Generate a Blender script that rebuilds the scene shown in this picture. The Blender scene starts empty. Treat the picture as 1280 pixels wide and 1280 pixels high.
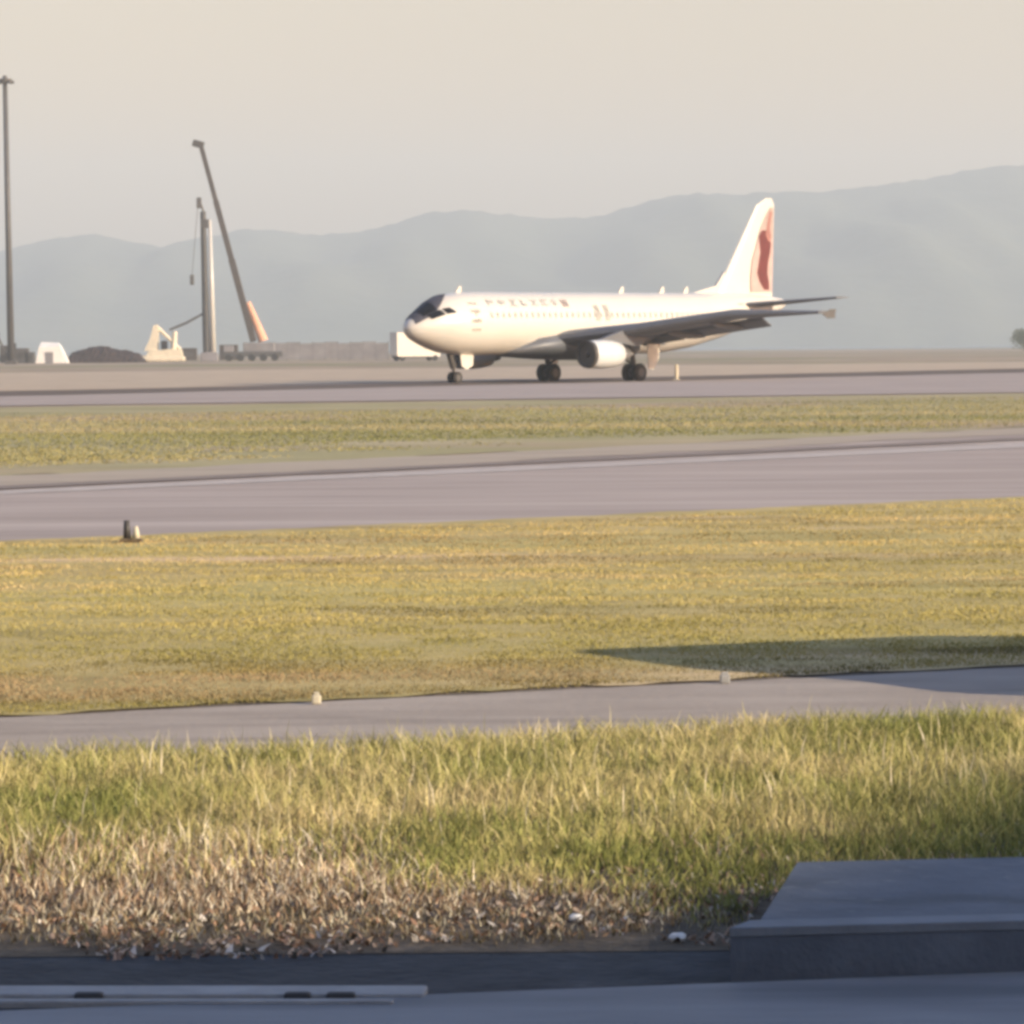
import bpy, bmesh, math, random
import numpy as np
from mathutils import Vector, Matrix
random.seed(7); rng = np.random.default_rng(7)
PI = math.pi; R = math.radians
sc = bpy.context.scene
C = sc.collection

# ------------------------------------------------------------------ camera, sky, sun, exposure
F, H, YH, ROLL, PW = 5028.0, 2.32, 433.3, 0.008, 1280.0      # focal length in photo pixels, eye height, horizon row, roll
cam = bpy.data.cameras.new('camera'); co = bpy.data.objects.new('camera', cam); C.objects.link(co)
sc.camera = co
cam.sensor_width = 36.0; cam.lens = F / PW * 36.0
cam.clip_start = 0.5; cam.clip_end = 30000
co.location = (0, 0, H)
PITCH = math.atan((640 - YH) / F)                             # camera looks this far below the horizon
co.rotation_euler = (Matrix.Rotation(-PITCH + PI/2, 3, 'X') @ Matrix.Rotation(-ROLL, 3, 'Z')).to_euler()

SUN_EL, SUN_AZ = R(19), R(62)          # azimuth: to the right of straight behind the camera
sun_dir = Vector((math.sin(SUN_AZ)*math.cos(SUN_EL), -math.cos(SUN_AZ)*math.cos(SUN_EL), math.sin(SUN_EL)))
w = bpy.data.worlds.new('World'); sc.world = w; w.use_nodes = True
nt = w.node_tree; nt.nodes.clear()
sky = nt.nodes.new('ShaderNodeTexSky'); sky.sky_type = 'NISHITA'; sky.sun_disc = False
sky.sun_elevation = SUN_EL; sky.sun_rotation = PI - SUN_AZ     # checked: rotation 0 is +Y, clockwise
sky.altitude = 0; sky.air_density = 1.0; sky.dust_density = 2.0; sky.ozone_density = 1.0
bg = nt.nodes.new('ShaderNodeBackground'); bg.inputs[1].default_value = 0.135
wo = nt.nodes.new('ShaderNodeOutputWorld')
tcw = nt.nodes.new('ShaderNodeTexCoord'); sxyz = nt.nodes.new('ShaderNodeSeparateXYZ'); rpw = nt.nodes.new('ShaderNodeValToRGB')
rpw.color_ramp.elements[0].position = 0.05; rpw.color_ramp.elements[0].color = (1.16, 0.715, 0.42, 1)      # warm dusty air low down
rpw.color_ramp.elements[1].position = 0.45; rpw.color_ramp.elements[1].color = (0.46, 0.62, 0.90, 1)     # clear blue overhead
mw = nt.nodes.new('ShaderNodeMix'); mw.data_type = 'RGBA'; mw.blend_type = 'MULTIPLY'; mw.inputs[0].default_value = 1
nt.links.new(tcw.outputs['Generated'], sxyz.inputs[0]); nt.links.new(sxyz.outputs[2], rpw.inputs[0])
nt.links.new(sky.outputs[0], mw.inputs[6]); nt.links.new(rpw.outputs[0], mw.inputs[7]); nt.links.new(mw.outputs[2], bg.inputs[0]); nt.links.new(bg.outputs[0], wo.inputs[0])
sl = bpy.data.lights.new('sun', 'SUN'); sl.energy = 4.5; sl.angle = R(0.5); sl.color = (1.0, 0.84, 0.62)
so = bpy.data.objects.new('sun', sl); C.objects.link(so)
so.rotation_euler = sun_dir.to_track_quat('Z', 'Y').to_euler()
sc.view_settings.view_transform = 'Standard'; sc.view_settings.look = 'None'
sc.view_settings.exposure = 0.98; sc.view_settings.gamma = 1.0
sc.render.engine = 'CYCLES'
cy = sc.cycles
cy.max_bounces = 6; cy.diffuse_bounces = 3; cy.volume_bounces = 0; cy.transparent_max_bounces = 8
cy.pixel_filter_type = 'BLACKMAN_HARRIS'; cy.filter_width = 3.6
cy.use_denoising = True
cy.sample_clamp_indirect = 8

# ------------------------------------------------------------------ helpers
def G(px, py, z=0.0):
    """photo pixel -> point of the ground (height z)"""
    dx, dy = px - 640.0, py - YH + ROLL*(px - 640)
    Y = F*(H - z)/dy
    return Vector((dx*Y/F, Y, z))
def S(px, Y): return (px - 640.0)*Y/F
def Zt(px, py, Y): return H - (py - YH + ROLL*(px - 640))*Y/F

def tag(o, label=None, cat=None, group=None, kind=None):
    if label: o['label'] = label
    if cat: o['category'] = cat
    if group: o['group'] = group
    if kind: o['kind'] = kind
    return o
def empty(name, loc, rz=0, label=None, cat=None, group=None):
    o = bpy.data.objects.new(name, None); C.objects.link(o)
    o.location = loc; o.rotation_euler = (0, 0, rz); o.empty_display_size = 0.3
    return tag(o, label, cat, group)
def link(name, me, mat=None, parent=None, smooth=False):
    o = bpy.data.objects.new(name, me); C.objects.link(o)
    if mat: me.materials.append(mat)
    if parent: o.parent = parent
    if smooth:
        for p in me.polygons: p.use_smooth = True
    return o
def obj(name, bm, mat=None, parent=None, smooth=False):
    me = bpy.data.meshes.new(name)
    bmesh.ops.recalc_face_normals(bm, faces=bm.faces)
    bm.to_mesh(me); bm.free()
    return link(name, me, mat, parent, smooth)
def box(bm, c, s, rot=None, bev=0.0):
    g = bmesh.ops.create_cube(bm, size=1.0)
    M = Matrix.Translation(Vector(c)) @ (rot.to_4x4() if rot else Matrix.Identity(4)) @ Matrix.Diagonal((s[0], s[1], s[2], 1))
    bmesh.ops.transform(bm, matrix=M, verts=g['verts'])
    if bev:
        ed = list({e for v in g['verts'] for e in v.link_edges})
        bmesh.ops.bevel(bm, geom=ed, offset=bev, segments=2, affect='EDGES', profile=0.6)
    return bm
def tube(bm, a, b, r1, r2=None, n=10):
    a, b = Vector(a), Vector(b); r2 = r1 if r2 is None else r2
    q = (b - a).to_track_quat('Z', 'Y')
    g = bmesh.ops.create_cone(bm, cap_ends=True, segments=n, radius1=r1, radius2=r2, depth=(b-a).length)
    bmesh.ops.transform(bm, matrix=Matrix.Translation((a+b)/2) @ q.to_matrix().to_4x4(), verts=g['verts'])
    return bm
def prism(bm, pts, axis, t0, t1):
    """closed polygon extruded along axis ('x','y','z') from t0 to t1"""
    def P(p, t):
        if axis == 'y': return (p[0], t, p[1])
        if axis == 'x': return (t, p[0], p[1])
        return (p[0], p[1], t)
    A = [bm.verts.new(P(p, t0)) for p in pts]; B = [bm.verts.new(P(p, t1)) for p in pts]
    bm.faces.new(A); bm.faces.new(B[::-1])
    n = len(pts)
    for i in range(n): bm.faces.new((A[i], B[i], B[(i+1) % n], A[(i+1) % n]))
    return bm
def loft(bm, rings, cap=True):
    V = [[bm.verts.new(p) for p in r] for r in rings]
    n = len(V[0])
    for a, b in zip(V, V[1:]):
        for i in range(n): bm.faces.new((a[i], a[(i+1) % n], b[(i+1) % n], b[i]))
    if cap: bm.faces.new(V[0]); bm.faces.new(V[-1][::-1])
    return bm
def B(): return bmesh.new()

def mat(name, col, rough=0.8, metal=0.0, var=0.12, scale=3.0, bump=0.0, bscale=None, stretch=(1,1,1), cols=None, coat=0.0, pos=False, spec=0.5, detail=6):
    m = bpy.data.materials.new(name); m.use_nodes = True
    n = m.node_tree.nodes; l = m.node_tree.links
    p = n['Principled BSDF']; p.inputs['Roughness'].default_value = rough; p.inputs['Metallic'].default_value = metal
    p.inputs['Specular IOR Level'].default_value = spec
    p.inputs['Coat Weight'].default_value = coat
    if pos:
        tc = n.new('ShaderNodeNewGeometry'); src = tc.outputs['Position']
    else:
        tc = n.new('ShaderNodeTexCoord'); src = tc.outputs['Object']
    mp = n.new('ShaderNodeMapping'); mp.inputs['Scale'].default_value = stretch
    l.new(src, mp.inputs['Vector'])
    nz = n.new('ShaderNodeTexNoise'); nz.inputs['Scale'].default_value = scale; nz.inputs['Detail'].default_value = detail
    nz.inputs['Roughness'].default_value = 0.65
    l.new(mp.outputs[0], nz.inputs['Vector'])
    rp = n.new('ShaderNodeValToRGB')
    if cols is None:
        a = [max(0, c*(1-var)) for c in col]; b = [min(1, c*(1+var)) for c in col]
        cols = [(0.3, a), (0.7, b)]
    e = rp.color_ramp.elements
    while len(e) < len(cols): e.new(0.5)
    for k, (t, c) in enumerate(cols): e[k].position = t; e[k].color = (*c, 1)
    l.new(nz.outputs[0], rp.inputs[0]); l.new(rp.outputs[0], p.inputs['Base Color'])
    if bump:
        nb = n.new('ShaderNodeTexNoise'); nb.inputs['Scale'].default_value = bscale or scale*4; nb.inputs['Detail'].default_value = 8
        l.new(mp.outputs[0], nb.inputs['Vector'])
        bp = n.new('ShaderNodeBump'); bp.inputs['Strength'].default_value = 1.0; bp.inputs['Distance'].default_value = bump
        l.new(nb.outputs[0], bp.inputs['Height']); l.new(bp.outputs[0], p.inputs['Normal'])
    return m

def mix_noise(m, col, scale, lo, hi, stretch=(1,1,1), off=0.0):
    """lay a second patchy colour over a material's base colour"""
    n = m.node_tree.nodes; l = m.node_tree.links; p = n['Principled BSDF']
    old = p.inputs['Base Color'].links[0].from_socket
    g = n.new('ShaderNodeNewGeometry'); mp = n.new('ShaderNodeMapping'); mp.inputs['Scale'].default_value = stretch
    mp.inputs['Location'].default_value = (off, off*0.7, 0)
    l.new(g.outputs['Position'], mp.inputs['Vector'])
    nz = n.new('ShaderNodeTexNoise'); nz.inputs['Scale'].default_value = scale; nz.inputs['Detail'].default_value = 5
    l.new(mp.outputs[0], nz.inputs['Vector'])
    mr = n.new('ShaderNodeMapRange'); mr.inputs['From Min'].default_value = lo; mr.inputs['From Max'].default_value = hi
    l.new(nz.outputs[0], mr.inputs['Value'])
    mx = n.new('ShaderNodeMix'); mx.data_type = 'RGBA'
    l.new(mr.outputs[0], mx.inputs[0]); l.new(old, mx.inputs[6]); mx.inputs[7].default_value = (*col, 1)
    l.new(mx.outputs[2], p.inputs['Base Color'])
    return m

# ------------------------------------------------------------------ materials
M_earth = mat('dry_ground', (0.3, 0.23, 0.16), 0.95, scale=0.05, pos=True, stretch=(1, 0.6, 1), bump=0.03, bscale=2,
              cols=[(0.3, (0.20, 0.145, 0.095)), (0.5, (0.30, 0.225, 0.15)), (0.72, (0.40, 0.31, 0.20))])
mix_noise(M_earth, (0.19, 0.18, 0.075), 0.012, 0.5, 0.62)
M_dry = mat('dry_grass', (0.4, 0.3, 0.15), 0.95, scale=0.25, pos=True, bump=0.03, bscale=6,
            cols=[(0.3, (0.36, 0.275, 0.19)), (0.7, (0.50, 0.40, 0.28))])
M_field = mat('field_turf', (0.3, 0.22, 0.07), 0.95, scale=0.9, pos=True, stretch=(0.5, 1, 1), bump=0.03, bscale=9,
              cols=[(0.28, (0.26, 0.20, 0.06)), (0.45, (0.37, 0.29, 0.10)), (0.6, (0.46, 0.355, 0.14)), (0.78, (0.55, 0.42, 0.21))])
mix_noise(M_field, (0.42, 0.37, 0.12), 0.10, 0.48, 0.70, (0.4, 1, 1))
mix_noise(M_field, (0.60, 0.43, 0.25), 0.5, 0.56, 0.70, (0.15, 1, 1), 30)
mix_noise(M_field, (0.25, 0.185, 0.065), 0.6, 0.60, 0.72, (0.10, 1, 1), 70)
M_strip = mat('strip_turf', (0.2, 0.18, 0.07), 0.95, scale=0.16, pos=True, stretch=(0.6, 1, 1), bump=0.03, bscale=5,
              cols=[(0.3, (0.24, 0.215, 0.095)), (0.5, (0.31, 0.275, 0.13)), (0.72, (0.41, 0.33, 0.20))])
mix_noise(M_strip, (0.33, 0.25, 0.16), 0.05, 0.52, 0.66)
M_taxi = mat('worn_asphalt', (0.2, 0.17, 0.15), 0.9, scale=0.35, pos=True, stretch=(0.35, 1, 1), bump=0.004, bscale=30,
             cols=[(0.3, (0.30, 0.245, 0.21)), (0.7, (0.39, 0.325, 0.285))])
mix_noise(M_taxi, (0.25, 0.205, 0.18), 1.2, 0.5, 0.75, (0.12, 1, 1))
M_should = mat('taxiway_shoulder', (0.25, 0.2, 0.16), 0.92, scale=0.5, pos=True, stretch=(0.3, 1, 1), bump=0.01, bscale=14,
               cols=[(0.3, (0.30, 0.25, 0.19)), (0.7, (0.40, 0.33, 0.25))])
M_line = mat('worn_white_paint', (0.42, 0.37, 0.33), 0.8, scale=1.5, pos=True, var=0.2)
M_seam = mat('dark_seam', (0.10, 0.07, 0.05), 0.9, scale=2.0, pos=True, var=0.3)
M_conc = mat('service_concrete', (0.36, 0.31, 0.27), 0.9, scale=1.2, pos=True, stretch=(0.4, 1, 1), bump=0.012, bscale=40,
             cols=[(0.3, (0.28, 0.23, 0.185)), (0.7, (0.40, 0.335, 0.275))])
M_soil = mat('verge_soil', (0.1, 0.07, 0.04), 0.95, scale=4, pos=True, bump=0.03, bscale=18,
             cols=[(0.3, (0.06, 0.042, 0.025)), (0.55, (0.13, 0.095, 0.055)), (0.75, (0.24, 0.18, 0.12))])
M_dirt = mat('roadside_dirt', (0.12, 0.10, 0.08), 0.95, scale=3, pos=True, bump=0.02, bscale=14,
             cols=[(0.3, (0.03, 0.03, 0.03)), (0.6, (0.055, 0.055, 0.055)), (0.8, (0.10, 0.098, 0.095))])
M_kerb = mat('kerb_concrete', (0.36, 0.35, 0.33), 0.85, scale=2.5, pos=True, bump=0.006, bscale=30,
             cols=[(0.3, (0.26, 0.25, 0.235)), (0.7, (0.40, 0.39, 0.37))])
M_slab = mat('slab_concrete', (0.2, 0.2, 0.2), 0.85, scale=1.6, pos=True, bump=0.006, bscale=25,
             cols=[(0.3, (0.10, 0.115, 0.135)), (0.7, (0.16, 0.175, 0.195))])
M_road = mat('near_road', (0.22, 0.22, 0.22), 0.75, scale=2.0, pos=True, stretch=(0.3, 1, 1), bump=0.003, bscale=60,
             cols=[(0.3, (0.19, 0.19, 0.19)), (0.7, (0.27, 0.27, 0.27))])
mix_noise(M_road, (0.13, 0.13, 0.13), 1.1, 0.52, 0.70, (0.25, 1, 1))
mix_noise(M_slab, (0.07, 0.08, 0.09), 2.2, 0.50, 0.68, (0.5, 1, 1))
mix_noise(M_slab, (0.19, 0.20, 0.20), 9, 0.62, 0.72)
mix_noise(M_conc, (0.20, 0.165, 0.135), 1.4, 0.54, 0.72, (0.2, 1, 1))
mix_noise(M_taxi, (0.45, 0.38, 0.33), 0.5, 0.56, 0.72, (0.06, 1, 1), 20)
M_hill = mat('hill_forest', (0.07, 0.09, 0.05), 0.95, scale=0.004, pos=True, bump=8, bscale=0.02,
             cols=[(0.3, (0.05, 0.07, 0.045)), (0.7, (0.12, 0.13, 0.08))])
M_water = mat('sea_water', (0.05, 0.07, 0.08), 0.25, scale=0.02, pos=True, var=0.1, bump=0.05, bscale=0.5)
M_white = mat('white_paint', (0.56, 0.535, 0.48), 0.32, scale=0.7, var=0.03, coat=0.4)
M_wingm = mat('wing_grey', (0.105, 0.11, 0.12), 0.45, scale=1.0, var=0.12)
M_glass = mat('dark_glass', (0.015, 0.016, 0.02), 0.08, scale=1.0, var=0.1)
M_pwin = mat('cabin_blind', (0.565, 0.545, 0.495), 0.3, scale=6.0, var=0.12)
M_mark = mat('faded_lettering', (0.44, 0.445, 0.43), 0.4, scale=4.0, var=0.15)
M_maroon = mat('maroon_paint', (0.12, 0.022, 0.02), 0.4, scale=2.0, var=0.2)
M_pink = mat('pale_rose_paint', (0.44, 0.315, 0.285), 0.4, scale=1.2, var=0.12)
M_dark = mat('dark_metal', (0.05, 0.045, 0.04), 0.6, scale=2.0, var=0.3)
M_tyre = mat('tyre_rubber', (0.02, 0.017, 0.015), 0.85, scale=8.0, var=0.3)
M_metal = mat('bare_metal', (0.45, 0.44, 0.42), 0.35, metal=0.8, scale=3.0, var=0.1)
M_grey = mat('galvanised_grey', (0.075, 0.07, 0.066), 0.6, scale=1.0, var=0.2)
M_cream = mat('cream_paint', (0.72, 0.64, 0.46), 0.5, scale=1.2, var=0.15)
M_orange = mat('orange_paint', (0.70, 0.36, 0.22), 0.5, scale=1.0, var=0.15)
M_boom = mat('brown_grey_paint', (0.055, 0.043, 0.035), 0.6, scale=0.5, var=0.25)
M_mound = mat('dark_spoil', (0.03, 0.018, 0.016), 0.95, scale=0.7, var=0.4, bump=0.1, bscale=2)
M_sheet = mat('white_sheeting', (0.74, 0.72, 0.68), 0.7, scale=0.6, var=0.08)
M_hoard = mat('grey_hoarding', (0.20, 0.19, 0.20), 0.8, scale=0.35, var=0.25)
M_wall = mat('caster_cladding', (0.45, 0.46, 0.47), 0.7, scale=0.3, var=0.08)
M_bark = mat('bark', (0.10, 0.075, 0.05), 0.95, scale=6, var=0.3, bump=0.03)
M_pole = mat('pale_stub', (0.55, 0.49, 0.36), 0.6, scale=10, var=0.1)
M_car = mat('silver_blue_paint', (0.30, 0.34, 0.38), 0.3, metal=0.3, scale=1, var=0.04, coat=0.6)

def vcol_mat(name, rough=0.85, trans=0.25):
    m = bpy.data.materials.new(name); m.use_nodes = True
    n = m.node_tree.nodes; l = m.node_tree.links; p = n['Principled BSDF']; p.inputs['Roughness'].default_value = rough
    p.inputs['Specular IOR Level'].default_value = 0.2
    a = n.new('ShaderNodeAttribute'); a.attribute_name = 'Col'
    l.new(a.outputs['Color'], p.inputs['Base Color'])
    if trans:
        t = n.new('ShaderNodeBsdfTranslucent'); l.new(a.outputs['Color'], t.inputs['Color'])
        mx = n.new('ShaderNodeMixShader'); mx.inputs[0].default_value = trans
        l.new(p.outputs[0], mx.inputs[1]); l.new(t.outputs[0], mx.inputs[2]); l.new(mx.outputs[0], n['Material Output'].inputs[0])
    return m
M_blade = vcol_mat('grass_blade'); M_litter = vcol_mat('dead_leaf', trans=0.1); M_leaf = vcol_mat('leaf', trans=0.3)

# ------------------------------------------------------------------ ground sheets
def sheet(name, pts, z, m, kind='structure', label=None):
    bm = B(); vs = [bm.verts.new((p[0], p[1], z)) for p in pts]; f = bm.faces.new(vs)
    if f.normal.z < 0: f.normal_flip()
    me = bpy.data.meshes.new(name); bm.to_mesh(me); bm.free()
    return tag(link(name, me, m), label, kind=kind)
def ext(l, r, k=3.0):
    """ground line through photo points l (left edge) and r (right edge), run on past the frame"""
    a, b = G(*l), G(*r); d = b - a
    return a - d*k, b + d*k
def band(name, near, far, z, m, k=3.0, wob=0.0):
    """strip of ground between two straight lines, each given by its photo points at the left and right edge, run on sideways"""
    n0, n1 = G(*near[0]), G(*near[1]); f0, f1 = G(*far[0]), G(*far[1])
    ns = (n1.y-n0.y)/(n1.x-n0.x); fs = (f1.y-f0.y)/(f1.x-f0.x)
    yn = lambda x: n0.y+ns*(x-n0.x)
    yf = lambda x: f0.y+fs*(x-f0.x)
    w_ = (n1.x-n0.x)*k; xl, xr = n0.x-w_, f1.x+w_
    if abs(fs-ns) > 1e-6:
        xc = ((n0.y-ns*n0.x)-(f0.y-fs*f0.x))/(fs-ns)          # where the two edges would meet
        if xc < 0: xl = max(xl, xc+0.02*w_)
        else: xr = min(xr, xc-0.02*w_)
    n = 160 if wob else 1
    def line(fn, s):
        out = []
        for i in range(n+1):
            x = xl+(xr-xl)*i/n; y = fn(x)
            if wob: y += wob*(math.sin(i*1.7+s)+math.sin(i*0.63+s*2)*1.3+random.uniform(-1,1))
            out.append((x, y))
        return out
    return sheet(name, line(yn, 1) + line(yf, 4)[::-1], z, m)

bm = B()
bmesh.ops.create_grid(bm, x_segments=2, y_segments=2, size=1)
for v in bm.verts: v.co = Vector((v.co.x*6000, 750 + v.co.y*950, 0))
tag(obj('ground', bm, M_earth), kind='structure')
bm = B(); bmesh.ops.create_grid(bm, x_segments=2, y_segments=2, size=1)
for v in bm.verts: v.co = Vector((v.co.x*6000, 5700 + v.co.y*4010, -0.8))
tag(obj('sea', bm, M_water), kind='structure')
bm = B(); box(bm, (0, 1698, -0.5), (11990, 8, 1.1))
tag(obj('shore', bm, M_kerb), kind='structure')

band('far_verge', ((0, 489), (1280, 466)), ((0, 466), (1280, 452)), 0.012, M_dry, 1.5)
band('far_taxiway', ((0, 508), (1280, 491)), ((0, 492), (1280, 463)), 0.03, M_taxi, 1.2)
band('taxiway_edge', ((0, 496), (1280, 466)), ((0, 490.5), (1280, 461)), 0.05, M_seam, 1.0, 0.35)
band('grass_strip', ((0, 597), (1280, 534)), ((0, 510), (1280, 492)), 0.010, M_strip, 2.0, 0.5)
band('near_shoulder', ((0, 611), (1280, 543)), ((0, 596), (1280, 535)), 0.020, M_should, 2.0, 0.25)
band('near_taxiway', ((0, 684), (1280, 626)), ((0, 606), (1280, 540)), 0.010, M_taxi, 2.0)
band('taxiway_seam', ((0, 613), (1280, 551)), ((0, 609), (1280, 547.5)), 0.030, mat('soft_seam', (0.2, 0.16, 0.135), 0.9, scale=2, pos=True, var=0.2), 2.0, 0.05)
band('taxiway_line', ((0, 619), (1280, 560)), ((0, 615), (1280, 555)), 0.018, M_line, 2.0, 0.03)
band('grass_field', ((0, 898), (1280, 834)), ((0, 678), (1280, 622)), 0.018, M_field, 1.5, 0.07)
band('roadside_gutter', ((0, 903), (1280, 838)), ((0, 889), (1280, 828)), 0.008, M_soil, 1.2, 0.02)
band('service_road', ((0, 966), (1280, 908)), ((0, 901), (1280, 837)), 0.016, M_conc, 1.2, 0.01)
band('grass_verge', ((0, 1204), (1280, 1192)), ((0, 962), (1280, 905)), 0.013, M_soil, 1.0, 0.0)
band('near_dirt', ((0, 1278), (1280, 1228)), ((0, 1199), (1280, 1187)), 0.010, M_dirt, 1.0, 0.0)
p0, p1 = ext((0, 1276), (1280, 1226), 1.2)
sheet('near_road', [(-40, -15), (40, -15), (p1.x, p1.y), (p0.x, p0.y)], 0.024, M_road)

# kerb ledge along the near road (left) and the raised slab (right), both in the shade
a, b = G(-160, 1268), G(521, 1268)
def along(a, b): d = (b-a); return d.length, math.atan2(d.y, d.x)
L, ang = along(a, b)
rt = empty('kerb', a, ang, 'low pale concrete kerb with dark drain notches along the road at bottom left', 'kerb')
bm = B(); box(bm, (L/2, 0.25, 0.018), (L, 0.20, 0.036), bev=0.012); obj('kerb_stone', bm, M_kerb, rt)
bm = B(); box(bm, (L/2-.05, 0.03, 0.018), (L-.1, 0.055, 0.036), bev=0.010); obj('channel_edge', bm, M_kerb, rt)
for px in (95, 360, 415):
    xx = (G(px, 1268)-a).length
    bm = B(); box(bm, (xx, 0.155, 0.02), (0.09+random.uniform(0, .03), 0.05, 0.045), bev=0.015); obj('drain_notch', bm, M_dark, rt)
a = G(910, 1236); b = G(1280, 1226)
L, ang = along(a, b); L = 5.0
st = empty('concrete_slab', a, ang, 'raised grey concrete slab with a pale front lip at bottom right', 'slab')
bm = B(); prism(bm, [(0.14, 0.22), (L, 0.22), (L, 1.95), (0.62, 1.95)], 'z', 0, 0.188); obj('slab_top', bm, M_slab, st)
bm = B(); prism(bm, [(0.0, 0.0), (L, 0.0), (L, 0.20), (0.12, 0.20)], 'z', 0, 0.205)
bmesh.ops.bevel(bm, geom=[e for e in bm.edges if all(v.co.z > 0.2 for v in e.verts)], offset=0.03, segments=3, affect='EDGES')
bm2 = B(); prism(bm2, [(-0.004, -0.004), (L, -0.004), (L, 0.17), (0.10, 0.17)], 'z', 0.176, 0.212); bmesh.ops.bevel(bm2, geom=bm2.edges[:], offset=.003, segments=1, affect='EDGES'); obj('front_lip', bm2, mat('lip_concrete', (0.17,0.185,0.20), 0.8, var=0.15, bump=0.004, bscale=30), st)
obj('front_face', bm, mat('face_concrete', (0.11,0.125,0.145), 0.85, var=0.25, scale=2.0, bump=0.006, bscale=30), st)  # front face in a darker grey than the lip

# ------------------------------------------------------------------ grass
def n2(x, y, s, seed=0):
    """cheap smooth value noise"""
    r = np.random.default_rng(seed); T = r.random((64, 64))
    u, v = x*s, y*s; i, j = np.floor(u).astype(int), np.floor(v).astype(int); fu, fv = u-i, v-j
    fu = fu*fu*(3-2*fu); fv = fv*fv*(3-2*fv)
    t = lambda a, b: T[a % 64, b % 64]
    return (t(i,j)*(1-fu)+t(i+1,j)*fu)*(1-fv)+(t(i,j+1)*(1-fu)+t(i+1,j+1)*fu)*fv
def blades(name, P, h, wd, lean, col, m, label, z0=0.0, parent=None, kind='stuff'):
    N = len(P); th = rng.random(N)*2*PI; la = rng.random(N)*2*PI
    ux, uy = np.cos(th), np.sin(th); lx, ly = np.cos(la)*lean*h, np.sin(la)*lean*h
    V = np.zeros((N, 5, 3)); b = np.zeros((N, 3)); b[:, :2] = P[:, :2]; b[:, 2] = P[:, 2] if P.shape[1] > 2 else z0
    for k, (t, ww, s) in enumerate([(0, .5, -1), (0, .5, 1), (.55, .4, 1), (.55, .4, -1), (1, 0, 0)]):
        V[:, k, 0] = b[:, 0] + ux*wd*ww*s + lx*t*t; V[:, k, 1] = b[:, 1] + uy*wd*ww*s + ly*t*t; V[:, k, 2] = b[:, 2] + h*t
    me = bpy.data.meshes.new(name); me.vertices.add(N*5); me.vertices.foreach_set('co', V.ravel())
    o = np.arange(N)[:, None]*5
    loops = np.concatenate([o+[0, 1, 2, 3], o+[3, 2, 4]], 1).ravel()
    me.loops.add(N*7); me.loops.foreach_set('vertex_index', loops.astype(np.int32))
    me.polygons.add(N*2); st_ = np.stack([np.arange(N)*7, np.arange(N)*7+4], 1).ravel()
    me.polygons.foreach_set('loop_start', st_.astype(np.int32))
    me.update(calc_edges=True)
    at = me.color_attributes.new('Col', 'FLOAT_COLOR', 'POINT')
    c = np.ones((N, 5, 4)); c[:, :, :3] = col[:, None, :]
    at.data.foreach_set('color', c.ravel())
    o_ = link(name, me, m, parent)
    if kind: tag(o_, label, kind=kind)
    return o_
def pal(t, stops):
    xs = [s[0] for s in stops]; return np.stack([np.interp(t, xs, [s[1][k] for s in stops]) for k in range(3)], 1)
def line_y(x, l, r):
    a, b = G(*l), G(*r); return a.y + (x-a.x)*(b.y-a.y)/(b.x-a.x)
GREEN, YEL, STRAW, PINK, CRM = (0.26, 0.27, 0.08), (0.50, 0.445, 0.17), (0.66, 0.54, 0.28), (0.52, 0.36, 0.23), (0.80, 0.69, 0.50)
# tall verge grass
N = 300000
x = rng.uniform(-5.5, 6.5, N); y = rng.uniform(14.0, 30.0, N)
SA = G(910, 1236); SB = G(1280, 1226); sang = math.atan2(SB.y-SA.y, SB.x-SA.x)
def off_slab(x, y):
    dx, dy = x-SA.x, y-SA.y; lx = dx*math.cos(sang)+dy*math.sin(sang); ly = -dx*math.sin(sang)+dy*math.cos(sang)
    return ~((lx > -0.03+0.25*ly) & (ly > -0.05) & (ly < 1.98))
lo = line_y(x, (0, 1192), (1280, 1180)); hi = line_y(x, (0, 968), (1280, 911))
wob = (n2(x, y, 1.3, 3)-0.3)*0.35
t = (y-lo-wob)/(hi-lo)
clump = n2(x, y, 1.8, 9)*0.5 + n2(x, y, 6.0, 10)*0.5
keep = off_slab(x, y) & (t > 0) & (t < 1.0) & (rng.random(N) < np.clip(0.10+1.7*clump*np.clip(t*3.5+0.38, 0, 1), 0, 1)) & (np.abs(x) < y*0.128+1.6)
x, y, t, clump = x[keep], y[keep], t[keep], clump[keep]; n = len(x)
h = (0.028+0.11*np.clip(t*2.0, 0, 1)*(0.4+clump))*rng.uniform(0.5, 1.25, n)
gm = n2(x, y, 0.9, 21)*0.6+n2(x, y, 3.0, 22)*0.4 + rng.normal(0, 0.13, n)
c1 = pal(np.clip(gm, 0, 1), [(0.25, GREEN), (0.5, YEL), (0.8, STRAW)])
c2 = pal(rng.random(n), [(0, (0.10, 0.09, 0.045)), (0.2, (0.22, 0.14, 0.08)), (0.5, PINK), (0.8, CRM), (1, (0.84, 0.76, 0.60))])
mixk = (rng.random(n) > np.clip((t+0.30*(n2(x,y,1.1,31)-0.5)-0.05+0.06*np.clip(x, -2, 3))/0.26, 0, 1))[:, None]
c2 = c2*np.clip(0.5+2.8*t, 0.3, 1.0)[:, None] + np.array([0.0, 0.012, 0.0])*(t < 0.1)[:, None]  # dead blades darkened toward the near edge, painting in the contact shade
col = np.where(mixk, c2, c1)*(rng.uniform(0.65, 1.2, n)*(0.72+0.56*n2(x, y, 5.5, 77)))[:, None]
blades('verge_grass', np.stack([x, y], 1), h, rng.uniform(0.005, 0.011, n), rng.uniform(0.1, 1.1, n), col, M_blade, 'tall yellow green grass growing on the sunlit verge', 0.018)
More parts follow.
